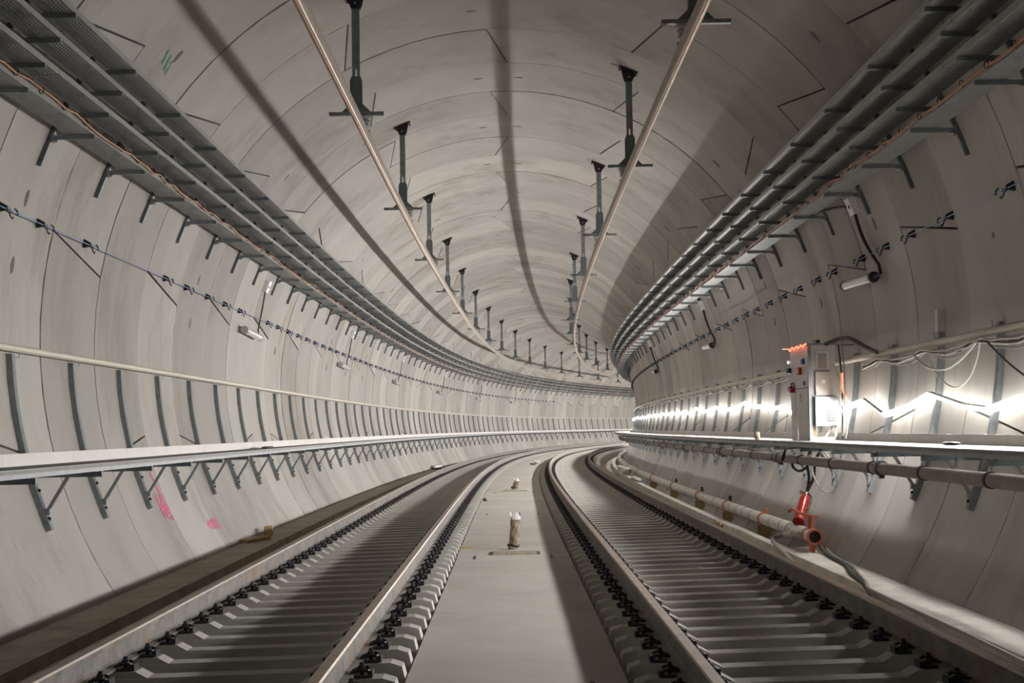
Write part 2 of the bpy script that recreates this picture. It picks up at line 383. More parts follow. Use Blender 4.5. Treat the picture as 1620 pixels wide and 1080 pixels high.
for a, b in zip(js[:-1], js[1:]):
    fpart('slab_panel', [(-.655, -.30), (-.66, -.252), (.66, -.252), (.655, -.30)], a + .006, b - .006, SLAB, 1.1)
    for d in (-.45, .45):
        if 5 < b < 60: fpart('joint_seal', [(d - .012, -.27), (d - .012, -.249), (d + .012, -.249), (d + .012, -.27)], b - .22, b + .22, BLACK, 1)

# ------------------------------------------------------------------ tracks: rails, sleepers, fastenings
CANT = .01915; GAUGE = 1.7536
def rail_prof(dc, zt):
    h = [(-.036, -.012), (-.030, 0), (.030, 0), (.036, -.012), (.035, -.038), (.010, -.052), (.009, -.135), (.022, -.148), (.075, -.160), (.075, -.172), (-.075, -.172), (-.075, -.160), (-.022, -.148), (-.009, -.135), (-.010, -.052), (-.035, -.038)]
    return [(dc + a, zt + b) for a, b in h], [1, 1, 1] + [0] * 13
sl_poly = [(-1.09, -.34), (-1.06, -.205), (-.99, -.182), (-.56, -.182), (-.49, -.222), (.49, -.222), (.56, -.182), (.99, -.182), (1.06, -.205), (1.09, -.34)]
def sleeper_mesh():
    mb = MB(); n = len(sl_poly)
    for wy, top in ((.115, 0), (.088, 1)):
        pass
    for y0 in (-1, 1):
        for x, z in sl_poly:
            hw = .100 if z < -.25 else .086
            mb.v.append((x, y0 * hw, z))
    for k in range(n - 1): mb.face([k, k + 1, n + k + 1, n + k])
    # sides as strips so that they stay planar enough
    for o in (0, n):
        mb.face([o + 0, o + 1, o + 2, o + 3, o + 4, o + 5, o + 6, o + 7, o + 8, o + 9])
    return mb.mesh('sleeper', SLEEP)
SLM = sleeper_mesh()
def fast_mesh(sg):
    mb = MB(); lo, hi = sorted((sg * .078, sg * .165))
    mb.box(lo, hi, -.075, .075, -.184, -.164)
    for y in (-.056, .056):
        mb.tube([(sg * .055, y * .6, -.152), (sg * .085, y, -.142), (sg * .12, y * 1.15, -.134), (sg * .15, y, -.142), (sg * .155, y * .4, -.150)], .010, 5)
    mb.tube([(sg * .112, 0, -.17), (sg * .112, 0, -.098)], .014, 6)
    mb.tube([(sg * .112, 0, -.132), (sg * .112, 0, -.116)], .022, 6)
    lo, hi = sorted((sg * .150, sg * .178)); mb.box(lo, hi, -.06, .06, -.184, -.142)
    return mb
FM = {sg: fast_mesh(sg).mesh('fastening', IRON) for sg in (-1, 1)}
FB = {sg: MB().lathe([(.011, -.152), (.011, -.140), (0, -.138)], (sg * .052, .052, 0), n=6).mesh('bolt_glint', BOLT) for sg in (-1, 1)}
PITCHS, S_FIRST = .5625, 8.81
def track(side, label):
    t = thing('railway_track', label, 'railway track', P(8, side * GAUGE, -.27), 0)
    for r in (-1, 1):
        prof, mis = rail_prof(side * GAUGE + r * .753, CANT * r * .753)
        mb = MB().sweep(prof, -6, SEND, 1.0, mis=mis); wpart('rail', mb, [RAIL, RAILT], t)
    inv = t.matrix_basis.inverted(); far = MB(); farf = MB()
    far_list = []
    for k in range(-6, 262):
        s = S_FIRST + PITCHS * k - .1; s += 0 if side < 0 else .06
        p = P(s, side * GAUGE, 0); rz = -TH(s)
        M = inv @ Matrix.Translation(p) @ Matrix.Rotation(rz, 4, 'Z') @ Matrix.Rotation(-CANT, 4, 'Y')
        if 0 <= k + 6 < 150:
            o = obj('sleeper', SLM, t); o.matrix_basis = M
            if k + 6 < 75:
                for r in (-1, 1):
                    for sg in (-1, 1):
                        f = obj('fastening', FM[sg], o, (r * .753, 0, 0))
        else:
            b = len(far.v); far.v += [tuple(M @ v.co) for v in SLM.vertices]
            for q in SLM.polygons: far.face([b + i for i in q.vertices])
        if k + 6 >= 75:
            for r in (-1, 1):
                for sg in (-1, 1):
                    x = r * .753 + sg * .12
                    bb = MB().box(x - .055, x + .055, -.055, .055, -.184, -.140); b = len(farf.v)
                    farf.v += [tuple(M @ Vector(v)) for v in bb.v]
                    for q in bb.f: farf.face([b + i for i in q])
    tag(part('sleeper', far, SLEEP, t), kind='stuff'); tag(part('fastening', farf, IRON, t), kind='stuff')
track(-1, 'left railway track of rusty rails on concrete sleepers curving right')
track(1, 'right railway track beside the floor pipe, rusty rails on concrete sleepers')

# ------------------------------------------------------------------ service walkways and their wall brackets
def walkway(side, zd, d_out, d_in, kick_h, kmat, label):
    t = thing('service_walkway', label, 'walkway', P(12, side * 4.1, zd))
    inv = t.matrix_basis.inverted()
    L = RW - .006
    a, b = sorted((side * d_out, side * d_in))
    dk = MB()
    for q in range(50): dk.box(a, b, -L / 2 + .008 + q * L / 50, -L / 2 + (.035 if side < 0 else .024) + q * L / 50, -.022, 0)
    for x in [a + (b - a) * k / 6 for k in range(7)]: dk.box(x - .005, x + .005, -L / 2, L / 2, -.03, -.004)
    dk.box(a, b, -L / 2, -L / 2 + .012, -.03, 0)
    dm0 = dk.mesh('deck_panel', DECK)
    if side > 0:
        for q in range(50): dk.box(b + .012, 4.60, -L / 2 + .008 + q * L / 50, -L / 2 + .037 + q * L / 50, -.022, 0)  # bars behind the kick plate, added to block rope light leaking down the wall
    dm = dk.mesh('deck_panel', DECK)
    km = MB().box(side * d_in - .006, side * d_in + .006, -L / 2, L / 2, -.02, kick_h).mesh('kick_plate', kmat)
    for k in range(-6, 68 if side < 0 else 46):
        s = st(k) + 1.0; M = inv @ Matrix.Translation(P(s, 0, zd)) @ Matrix.Rotation(-TH(s), 4, 'Z')
        for nm, me in (('deck_panel', dm if s < 16.6 else dm0), ('kick_plate', km)):
            o = obj(nm, me, t); o.matrix_basis = M
    e = side * d_out; f = side * (d_out + .045)
    prof = [(e, zd + .004), (e, zd - .066), (f, zd - .066), (f, zd - .058), (e + side * .006, zd - .058), (e + side * .006, zd - .006), (f, zd - .006), (f, zd + .004)]
    wpart('edge_beam', MB().sweep(prof, st(-6), st(67 if side < 0 else 45) + 1, 1.0), BEAM, t)
    return t
ZL, ZR = .992, 1.022
walkway(-1, ZL, 3.70, 4.22, .107, KICKL, 'left steel grating walkway with a pale kick plate along the curved wall')
walkway(1, ZR, 3.70, 4.46, .102, KICKR, 'right steel grating walkway with a grey kick plate, below the white light rope')

def bracket_parts(side, zd):
    a_lo, a_hi = (203.4, 182.4) if side < 0 else (-22.6, -.4)
    base = wall(a_lo); parts = []
    def arc(off0, off1, w0, w1, lo, hi, n=12):
        mb = MB()
        for k in range(n + 1):
            an = lo + (hi - lo) * k / n
            for off, y in ((off0, w0), (off1, w0), (off1, w1), (off0, w1)):
                d, z = wall(an, off); mb.v.append((d, y, z))
        for k in range(n):
            for q in range(4): mb.face([4 * k + q, 4 * k + (q + 1) % 4, 4 * k + 4 + (q + 1) % 4, 4 * k + 4 + q])
        mb.face([3, 2, 1, 0]); mb.face([4 * n, 4 * n + 1, 4 * n + 2, 4 * n + 3]); return mb
    O = (base[0], 0, base[1])
    parts.append(('wall_channel', arc(-.004, .060, -.046, .046, a_lo, a_hi).mesh('wall_channel', GALV, False, O), []))
    parts.append(('channel_slot', arc(.0605, .0615, -.030, .030, a_lo + (1 if side > 0 else -1), a_hi, 12).mesh('channel_slot', GALVD, False, O), []))
    zb = zd - .066
    x0 = wall_d(zb - .03, side, .05); x1 = side * 3.94
    arm = MB().box(min(x0, x1), max(x0, x1), -.022, .022, zb - .078, zb - .028); arm.box(x1 - .003, x1 + .003, -.026, .026, zb - .082, zb - .022)
    arm.box(x1 - side * -.06 - .012, x1 - side * -.06 + .012, -.03, .03, zb - .03, zb + .02)
    parts.append(('arm', arm.mesh('arm', GALVD, False, O), [('bolt', MB().lathe([(.011, 0), (.011, .03), (0, .032)], (x1 + side * .09, 0, zb)).mesh('bolt', BOLT, True, O))]))
    q0 = (wall_d(zb - .40, side, .075), 0, zb - .40); q1 = (wall_d(zb, side, .05) - side * .36, 0, zb - .07)
    br = MB().bar(q0, q1, .04, .03); br.box(q0[0] - .03, q0[0] + .03, -.03, .03, q0[2] - .035, q0[2] + .025)
    parts.append(('brace', br.mesh('brace', GALV, False, O), []))
    bl = MB()
    for dz in (-.20, -.47): bl.lathe([(.017, 0), (.017, .03), (0, .034)], (wall_d(zb + dz, side, .052), 0, zb + dz), (-side, 0, 0), 6)
    parts.append(('anchor_bolt', bl.mesh('anchor_bolt', IRON, False, O), []))
    d, z = wall(a_hi, .05)
    hk = MB().tube([(d, .05, z - .03), (d - side * .02, .14, z - .03), (d - side * .02, .14, z + .03)], .006, 4)
    parts.append(('pipe_hook', hk.mesh('pipe_hook', INSUL, False, O), []))
    return parts, base
for side, zd, kmax, lab, grp in ((-1, ZL, 66, 'grey steel bracket of the left walkway', 'left walkway brackets'), (1, ZR, 45, 'grey steel bracket of the right walkway', 'right walkway brackets')):
    parts, base = bracket_parts(side, zd)
    for k in range(-1, kmax):
        s = st(k); spawn(parts, 'walkway_bracket', ordlab(k + 1, lab, 'small distant ' + lab[:11] + ' bracket far along the %s walkway' % ('left' if side < 0 else 'right')), 'bracket', P(s, base[0], base[1]), -TH(s), grp)
def circ(d, z, r, n): return [(d + r * math.cos(2 * math.pi * k / n), z + r * math.sin(2 * math.pi * k / n)) for k in range(n)]
def run(name, mats, label, cat, d, z, r, s0, s1, n=10, dfun=None, step=1.0):
    mb = MB().sweep(circ(d, z, r, n), s0, s1, step, dfun=dfun); me = mb.mesh(name, mats, True)
    return tag(obj(name, me), label, cat)
run('handrail_pipe', PIPEC, 'cream handrail pipe along the left wall above the walkway', 'pipe', wall_d(2.09, -1, .10), 2.09, .036, 4, 152)
run('handrail_pipe', PIPEC, 'cream handrail pipe along the right wall above the light rope', 'pipe', wall_d(2.12, 1, .095), 2.12, .041, 4, 108)

# ------------------------------------------------------------------ cable trays and supports
TIPS = [(3.53, 4.735), (3.66, 4.525), (3.79, 4.315), (3.93, 4.105)]
def tray_pos(side, k): return (side * TIPS[k][0] - (.08 if side < 0 else 0), TIPS[k][1] + (.06 if side < 0 else 0))
names = ['topmost', 'second from the top', 'third from the top', 'lowest']
for side, nm, s1 in ((-1, 'left', 150), (1, 'right', 112)):
    for k in range(4):
        d, z = tray_pos(side, k); t = thing('cable_tray', 'perforated steel cable tray on the %s wall, %s of four' % (nm, names[k]), 'cable tray', P(12, d, z))
        e = d + side * .012; i_ = d + side * .275
        prof = [(e, z + .055), (e, z + .003), (i_, z + .003), (i_, z + .055), (i_ - side * .004, z + .055), (i_ - side * .004, z + .007), (e + side * .004, z + .007), (e + side * .004, z + .055)]
        s = 3.4 + k * .7
        while s < s1:
            wpart('tray_section', MB().sweep(prof, s + .004, s + 4.016, 1.0, mis=[1, 0, 0, 0, 0, 0, 1, 1]), [TRAY, LIP_LIT], t); s += 4.02
    a0, a1 = (19.4, 33.6) if side > 0 else (160.2, 146.0)
    base = wall(a0); O = (base[0], 0, base[1]); parts = []
    mb = MB(); n = 8
    for k in range(n + 1):
        for off, y in ((-.004, -.022), (.046, -.022), (.046, .022), (-.004, .022)):
            d, z = wall(a0 + (a1 - a0) * k / n, off); mb.v.append((d, y, z))
    for k in range(n):
        for q in range(4): mb.face([4 * k + q, 4 * k + (q + 1) % 4, 4 * k + 4 + (q + 1) % 4, 4 * k + 4 + q])
    mb.face([3, 2, 1, 0]); mb.face([4 * n + q for q in range(4)])
    parts.append(('strut', mb.mesh('strut', GALVD, False, O), []))
    for k in range(4):
        d, z = tray_pos(side, k); x1 = wall_d(z - .02, side, .045)
        b = MB().box(min(d, x1), max(d, x1), -.02, .02, z - .042, z)
        for q in range(9):
            xx = d + (x1 - d) * (q + 1) / 11; b.box(xx - .008, xx + .008, -.012, .012, z, z + .004)
        b.box(x1 - .012, x1 + .012, -.035, .035, z - .07, z + .03)
        parts.append(('arm', b.mesh('arm', GALV, False, O), [('bolt', MB().lathe([(.012, 0), (.012, .035), (0, .038)], (x1 - side * .012, 0, z - .055), (-side, 0, 0), 6).mesh('bolt', BOLT, False, O))]))
    for k in range(-2, 66 if side < 0 else 46):
        s = st(k); spawn(parts, 'tray_support', ordlab(k + 2, 'four-armed steel support under the %s cable trays' % nm, 'small distant four-armed support far along the %s cable trays' % nm), 'support', P(s, base[0], base[1]), -TH(s), '%s tray supports' % nm)
    # orange cable tied along the lowest tray
    d, z = tray_pos(side, 3); d -= side * .012
    t = thing('orange_cable', 'thin orange cable tied along the lip of the lowest %s cable tray' % nm, 'cable', P(12, d, z))
    pts = []; s = 4.0; rr = random.Random(3 + side)
    while s < (95 if side < 0 else 75):
        pts.append(P(s, d - side * rr.uniform(0, .018), z + .052 + (rr.uniform(-.05, .012)))); s += .335
    wpart('cable_run', MB().tube(pts, .009, 6), ORANGE, t, True)
    for k in range(70):
        s = 4.0 + .67 * k
        wpart('cable_tie', MB().tube([P(s, d + .02 * math.cos(a), z + .045 + .03 * math.sin(a)) for a in [i * math.pi / 3 for i in range(7)]], .005, 4), BLACK, t)

# ------------------------------------------------------------------ blue line with black cleats on both walls
for side, nm, ang, known, s1 in ((-1, 'left', 166.45, [12.6, 13.9, 15.02, 16.67, 20.46, 21.8, 23.3, 24.7, 26.07, 28.98, 30.26], 120), (1, 'right', 13.8, [12.4, 13.7, 15.6, 17.08, 18.24, 19.49, 21.16, 22.27, 23.69], 95)):
    pts = [W(3 + .67 * k, ang, .075 + (.004 if k % 2 else 0)) for k in range(int((s1 - 3) / .67))]
    tag(obj('blue_line', MB().tube(pts, .0055, 5).mesh('blue_line', BLUE, True)), 'thin blue line strung along the %s wall through black cleats' % nm, 'line')
    base = wall(ang); O = (base[0], 0, base[1]); parts = []
    c = wall(ang, .075); inn = wall(ang, .11)
    cl = MB(); a = Vector((base[0], -.10, base[1])); cl.prism([(base[0], base[1] - .045), (base[0] - side * .085, base[1] - .03), (base[0] - side * .085, base[1] + .01), (base[0], base[1] + .06)], -.15, -.115); cl.bar((c[0], -.12, c[1] - .01), (c[0], -.04, c[1] - .02), .018, .018)
    parts.append(('cleat_base', cl.mesh('cleat_base', BLACK, False, O), []))
    jaw = []
    for k in range(11):
        an = math.radians(-150 + 300 * k / 10); jaw.append((c[0] + .012 * math.sin(an) * side, .005 + .045 * math.cos(an + math.pi), c[1] - .03 + .045 * math.sin(an)))
    parts.append(('jaw', MB().tube(jaw, .0075, 5).mesh('jaw', BLACK, True, O), []))
    parts.append(('keeper', MB().tube([(c[0], .09, c[1] + .02), (c[0], .13, c[1] + .04), (c[0], .175, c[1] + .025), (c[0], .19, c[1] - .015)], [.005, .006, .010, .014], 5).mesh('keeper', BLACK, True, O), []))
    ss = list(known)
    while ss[-1] < s1 - 2: ss.append(ss[-1] + 1.36)
    for ci, s in enumerate(ss): spawn(parts, 'cable_cleat', ordlab(ci, 'black cleat on the blue line of the %s wall' % nm, 'small distant black cleat far along the blue line of the %s wall' % nm), 'cleat', P(s, base[0], base[1]), -TH(s), '%s wall cleats' % nm)

# ------------------------------------------------------------------ overhead conductor rails and hangers
def lerp(tab, s):
    if s <= tab[0][0]: return tab[0][1]
    for (a, b), (c, d) in zip(tab, tab[1:]):
        if s <= c: return b + (d - b) * (s - a) / (c - a)
    return tab[-1][1]
RCD = [(0, 1.78), (18, 1.79), (23, 1.81), (36, 1.91), (44, 2.0), (54, 2.04), (62, 2.07), (70, 2.05), (86, 1.87), (105, 1.62), (130, 1.7), (160, 1.8)]
LCD = [(0, -1.82), (29, -1.81), (38, -1.73), (52, -1.73), (67, -1.88), (77, -1.97), (92, -1.86), (111, -1.66), (140, -1.75), (160, -1.8)]
def smooth_tab(tab): return lambda s: .9657 * sum(lerp(tab, s + o) for o in (-6, -3, 0, 3, 6)) / 5
RCF, LCF = smooth_tab(RCD), smooth_tab(LCD)
ZCR = 4.90
al_prof = [(-.045, .055), (.045, .055), (.045, .043), (.012, .036), (.012, -.02), (.032, -.045), (.022, -.056), (-.022, -.056), (-.032, -.045), (-.012, -.02), (-.012, .036), (-.045, .043)]
for side, nm, f, s1 in ((-1, 'left', LCF, 150), (1, 'right', RCF, 150)):
    t = thing('conductor_rail', 'pale metal overhead conductor rail hung above the %s track' % nm, 'conductor rail', P(12, f(12), ZCR))
    wpart('aluminium_profile', MB().sweep([(a, ZCR + b) for a, b in al_prof], 3, s1, 1.0, dfun=f), ALU, t)
    wpart('contact_wire', MB().sweep(circ(0, ZCR - .058, .011, 6), 3, s1, 1.0, dfun=f), COPPER, t, True)
    s = (18.45 if side < 0 else 14.43); dh = side * 1.868
    zt = ZC + math.sqrt(RAD ** 2 - (dh - D0) ** 2)
    O = (dh, 0, zt)
    slope = -(dh - D0) / (zt - ZC)
    tv = Vector((1, 0, slope)).normalized(); nv = Vector((-tv.z, 0, tv.x))
    c0 = Vector((dh, 0, zt))
    def plate_parts():
        parts = []
        mb = MB(); mb.bar(c0 - tv * .15 - nv * .012, c0 + tv * .15 - nv * .012, .22, .02, nv)
        bolts = MB()
        for sg in (-1, 1): bolts.tube([c0 + tv * .125 * sg - nv * .005, c0 + tv * .125 * sg - nv * .07], .011, 6)
        parts.append(('ceiling_plate', mb.mesh('ceiling_plate', IRON, False, O), [('anchor_bolt', bolts.mesh('anchor_bolt', IRON, False, O))]))
        pv = MB(); e0 = c0 - tv * .11 - nv * .02; e1 = c0 + tv * .11 - nv * .02
        poly = [(e0.x, e0.z), (e1.x, e1.z), (dh + .075, zt - .13), (dh + .05, zt - .185), (dh - .05, zt - .185), (dh - .075, zt - .13)]
        pv.prism(poly, -.055, -.040); pv.prism(poly, .040, .055)
        pv.lathe([(.016, -.07), (.016, .07)], (dh, 0, zt - .125), (0, 1, 0), 8)
        parts.append(('pivot_bracket', pv.mesh('pivot_bracket', IRON, False, O), [('pivot_bolt', MB().lathe([(.013, 0), (.013, .02), (0, .022)], (dh, -.07, zt - .125), (0, -1, 0), 6).mesh('pivot_bolt', BOLT, False, O))]))
        zb = 5.21
        sh = MB(); zs = zb + .42
        sh.box(dh - .048, dh - .012, -.035, .035, zs, zt - .11); sh.box(dh + .012, dh + .048, -.035, .035, zs, zt - .11); sh.box(dh - .012, dh + .012, -.030, .030, zs + .13, zt - .11)
        parts.append(('shaft', sh.mesh('shaft', GALV, False, O), []))
        sl = MB().prism([(dh - .075, zb + .10), (dh + .075, zb + .10), (dh + .075, zs - .02), (dh + .055, zs + .03), (dh - .055, zs + .03), (dh - .075, zs - .02)], -.045, .045)
        sl.prism([(dh - .18, zb + .005), (dh + .18, zb + .005), (dh + .075, zb + .11), (dh - .075, zb + .11)], -.03, .03)
        parts.append(('sleeve', sl.mesh('sleeve', GALVD, False, O), []))
        parts.append(('cross_bar', MB().box(dh - .34, dh + .34, -.035, .035, zb - .035, zb + .005).mesh('cross_bar', GALV, False, O), []))
        return parts
    parts = plate_parts(); hk = 0
    while s < 150:
        t = spawn(parts, 'conductor_hanger', ordlab(hk, 'grey steel ceiling hanger of the %s conductor rail' % nm, 'small distant ceiling hanger far along the %s conductor rail' % nm), 'hanger', P(s, dh, zt), -TH(s), '%s conductor rail hangers' % nm)
        # insulator sits over the conductor rail, whose line wanders a little
        x = f(s) - dh; zz = 5.175 - zt
        ins = MB().lathe([(.02, 0), (.07, -.015), (.075, -.04), (.03, -.05), (.05, -.065), (.055, -.085), (.025, -.095), (.045, -.115), (.045, -.135), (.02, -.145), (.02, -.20)], (x, 0, zz), (0, 0, 1), 10)
        ins.box(x - .055, x + .055, -.045, .045, ZCR + .055 - zt, ZCR + .085 - zt)
        part('insulator', ins, INSUL, t, True)
        s += 8.04; hk += 1

# ------------------------------------------------------------------ unlit tube lamps with junction boxes
def lamp(side, s, ang, label, box_ang=None, num=''):
    d, z = wall(ang, .12); t = thing('tube_lamp', label, 'lamp', P(s, *wall(ang)))
    a = Vector(P(s - .78, d, z + (.02 if side < 0 else -.02))); b = Vector(P(s + .78, d, z - (.02 if side < 0 else -.02)))
    wpart('glass_tube', MB().tube([a, b], .062, 14), LAMPB, t, True)
    ax = (b - a).normalized()
    ends = MB().tube([a - ax * .05, a + ax * .03], .07, 14); wpart('end_cap', ends, INSUL if side < 0 else BLACK, t, True)
    wpart('end_cap', MB().tube([b - ax * .03, b + ax * .06], .07, 14), BLACK if side > 0 else INSUL, t, True)
    for q in (.2, .8):
        p = a + (b - a) * q; wpart('wall_clip', MB().bar(p, Vector(P(s - .78 + 1.56 * q, *wall(ang, 0))), .03, .02), GALV, t)
    ba = box_ang or (159.0 if side < 0 else 21.8)
    cs = s + (.55 if side < 0 else -.55)
    bx, bz = wall(ba, .045)
    jb = thing('junction_box', 'small white junction box over the %s tube lamp of the %s wall' % (num, 'left' if side < 0 else 'right'), 'junction box', P(cs, *wall(ba)), -TH(cs), 'lamp junction boxes on the %s wall' % ('left' if side < 0 else 'right'))
    an = math.radians(ba); nx, nz = -math.cos(an), -math.sin(an); o = wall(ba)
    bo = MB().bar((0, -.11, 0), (0, .11, 0), .22, .17, (nx, 0, nz)); part('box_body', bo, WHITEP, jb)
    part('cover_screw', MB().lathe([(.028, 0), (.028, .008), (0, .009)], (nx * .086, -.02, nz * .086), (nx, 0, nz), 10), BLACK, jb)
    # cable
    e = b if side < 0 else a
    pts = [e + ax * (.05 if side < 0 else -.05), Vector(P(s + (.95 if side < 0 else -1.0), *wall(ang - 1 * side * 0, .08)))]
    for k in range(1, 8):
        f = k / 8; pts.append(Vector(P(s + (.95 if side < 0 else -1.0) + (cs - s - (.95 if side < 0 else -1.0)) * f + .12 * math.sin(f * 3.14) * side, *wall(ang + (ba - ang) * f, .03 + .05 * math.sin(f * 3.14)))))
    pts.append(Vector(P(cs, *wall(ba, .06))))
    n = 4; sm = []
    for i in range(len(pts) - 1):
        for q in range(n): sm.append(pts[i].lerp(pts[i + 1], q / n))
    sm.append(pts[-1])
    tag(obj('lamp_cable', MB().tube(sm, .014 if side < 0 else .022, 6).mesh('lamp_cable', BLACK, True)), 'black cable rising from the %s tube lamp of the %s wall' % (num, 'left' if side < 0 else 'right'), 'cable', 'lamp cables on the %s wall' % ('left' if side < 0 else 'right'))
ll = [(27.1, 'nearest on the left wall'), (41.2, 'second along the left wall'), (55.8, 'third along the left wall'), (72.2, 'fourth along the left wall'), (88.2, 'fifth along the left wall'), (102.6, 'sixth along the left wall')]
for s, l in ll: lamp(-1, s, 170.2, 'unlit clear tube lamp, %s' % l, num=l.split()[0])
for s, l in ((19.5, 'nearest on the right wall'), (34.9, 'second along the right wall'), (50.5, 'third along the right wall')): lamp(1, s, 10.5, 'unlit white tube lamp with black end, %s' % l, num=l.split()[0])
tag(obj('tray_cable', MB().tube([P(20.6, *wall(24, .25)), P(20.2, *wall(23.8, .16)), P(19.6, *wall(23, .10)), P(19.1, *wall(22.2, .08))], .02, 6).mesh('tray_cable', BLACK, True)), 'short black cable from the lowest right tray to a white junction box', 'cable')

# ------------------------------------------------------------------ glowing white light rope on the right wall
led = [(-12 + 2.01 * k * .5, 1.36 if k % 2 else 1.5) for k in range(25)]
led = [(s, z) for s, z in led if 7.6 < s < 12.6]
led += [(13.38, 1.42), (14.21, 1.326), (15.0, 1.37), (16.28, 1.52), (17.2, 1.38), (18.22, 1.315), (18.8, 1.42), (19.31, 1.511), (20.2, 1.44), (21.1, 1.382), (22.8, 1.40), (24.48, 1.415), (25.25, 1.519), (26.4, 1.49)]
rr = random.Random(5); k = 0; s = 27.5
while s < 156:
    am = .05 if s < 40 else .022; led.append((s, 1.60 + (am if k % 2 else -am) + rr.uniform(-.015, .015))); s += rr.uniform(1.3, 2.3); k += 1
pts = []; led_s = []
for (a, za), (b, zb) in zip(led, led[1:]):
    n = max(1, int((b - a) / .8))
    for q in range(n):
        f = q / n; z = .03 + za + (zb - za) * f - (.03 * math.sin(f * math.pi) if abs(zb - za) > .05 else 0); led_s.append(a + (b - a) * f); pts.append(P(a + (b - a) * f, wall_d(z, 1, .14), z))
lt = MB(); NB = 6
LT = [(0, -8), (18, -8), (27, 4), (45, 2), (80, -14), (200, -28)]      # how far the flat glowing face is tipped up (degrees)
LL = [(0, .058), (20, .054), (24, .026), (27, .0), (200, .0)]           # length of an added opaque hood that keeps rope light off the near ceiling
for i, p in enumerate(pts):
    so = led_s[i]; th = TH(so); til = math.radians(lerp(LT, so)); n_ = Vector((-math.cos(th) * math.cos(til), math.sin(th) * math.cos(til), math.sin(til)))
    ay = (Vector(pts[min(i + 1, len(pts) - 1)]) - Vector(pts[max(i - 1, 0)])).normalized(); u_ = ay.cross(n_).normalized()
    if u_.z < 0: u_ = -u_
    c = Vector(p); hl = max(.001, lerp(LL, so))
    for k in range(NB):
        an = math.pi * (.5 + k / (NB - 1)); lt.v.append(tuple(c + n_ * .026 * math.cos(an) + u_ * .030 * math.sin(an)))
    lt.v.append(tuple(c + u_ * .031 + n_ * hl)); lt.v.append(tuple(c + u_ * .034 + n_ * hl)); lt.v.append(tuple(c + u_ * .034))
NV = NB + 3
for i in range(len(pts) - 1):
    q = lambda k, e=0: (i + e) * NV + k
    for k in range(NB): lt.face([q(k), q((k + 1) % NB), q((k + 1) % NB, 1), q(k, 1)], 0 if k == NB - 1 else 1)
    for k0, k1 in ((0, NB), (NB, NB + 1), (NB + 1, NB + 2)): lt.face([q(k0), q(k1), q(k1, 1), q(k0, 1)], 2)
tag(obj('light_rope', lt.mesh('light_rope', [LED, LEDB, WHITEP], False)), 'glowing white light rope zigzagging along the right wall above the walkway', 'light rope')

# ------------------------------------------------------------------ grey service pipe under the right walkway
t = thing('service_pipe', 'grey round service pipe hung below the right walkway', 'pipe', P(12, 3.96, .755))
wpart('pipe_run', MB().sweep(circ(3.96, .76, .064, 14), 3, 100, 1.0), PIPEG, t, True)
for k in range(-2, 40):
    s = st(k) - .35
    if k % 3 == 1:
        wpart('coupling', MB().sweep(circ(3.96, .76, .083, 14), s - .05, s + .05, .1), GALVD, t, True)
        wpart('coupling_lug', MB().bar(P(s, 3.96, .655), P(s, 3.96, .685), .08, .05), GALVD, t)
    wpart('pipe_clamp', MB().sweep(circ(3.96, .76, .073, 14), st(k) - .03, st(k) + .03, .06), BLACK, t, True)
    wpart('hanger_rod', MB().tube([P(st(k), 3.96, .83), P(st(k), 3.96, ZR - .11)], .012, 6), BOLT, t)

# ------------------------------------------------------------------ floor pipe with orange couplings in the right trench
PD, PZ, PR = 3.88, -.20, .089
t = thing('floor_pipe', 'pale metal pipe with orange couplings lying in the right trench', 'pipe', P(19.4, PD, PZ - PR))
wpart('pipe_run', MB().sweep(circ(PD, PZ, PR, 18), 19.34, 100, .7, caps=False), PIPEF, t, True)
wpart('pipe_bore', MB().sweep(circ(PD, PZ, PR - .012, 18), 19.33, 20.6, .4), DARKIN, t, True)
ring = MB()
for s0, s1, r in ((19.30, 19.37, .104), (19.66, 19.74, .100)):
    n = 18; base = len(ring.v)
    for ss, rr_ in ((s0, r), (s1, r), (s1, PR - .01), (s0, PR - .01)):
        for k in range(n): ring.v.append(P(ss, PD + rr_ * math.cos(2 * math.pi * k / n), PZ + rr_ * math.sin(2 * math.pi * k / n)))
    for q in range(4):
        for k in range(n): ring.face([base + q * n + k, base + q * n + (k + 1) % n, base + ((q + 1) % 4) * n + (k + 1) % n, base + ((q + 1) % 4) * n + k])
wpart('end_flange', ring, ORED, t, True)
wpart('support_foot', MB().box(0, 0, 0, 0, 0, 0).bar(P(19.4, PD - .02, -.41), P(19.4, PD - .02, PZ - PR), .09, .06), ORED, t)
for s in (23.2, 27.1, 31.2, 36.4, 42.5, 48.6, 54.7, 60.8, 67, 73):
    c = wpart('coupling', MB().sweep(circ(PD, PZ, PR + .016, 18), s - .05, s + .05, .1), ORED, t, True)
    if s < 40: wpart('coupling_lug', MB().bar(P(s, PD + .05, PZ + PR), P(s + .02, PD + .05, PZ + PR + .09), .05, .05), ORED if s < 24 else BLACK, t)
for s in (20.9, 21.5, 22.3, 24.1, 24.9, 25.6, 26.4, 28.6, 30.0, 33.2):
    wpart('weld_band', MB().sweep(circ(PD, PZ, PR + .004, 18), s - .012, s + .012, .02), GREYC, t, True)
for s in (23.2, 27.1, 31.2, 36.4, 42.5): wpart('support_block', MB().bar(P(s, PD - .1, PZ - PR - .16), P(s, PD + .1, PZ - PR - .16), .1, .30), WOOD, t)
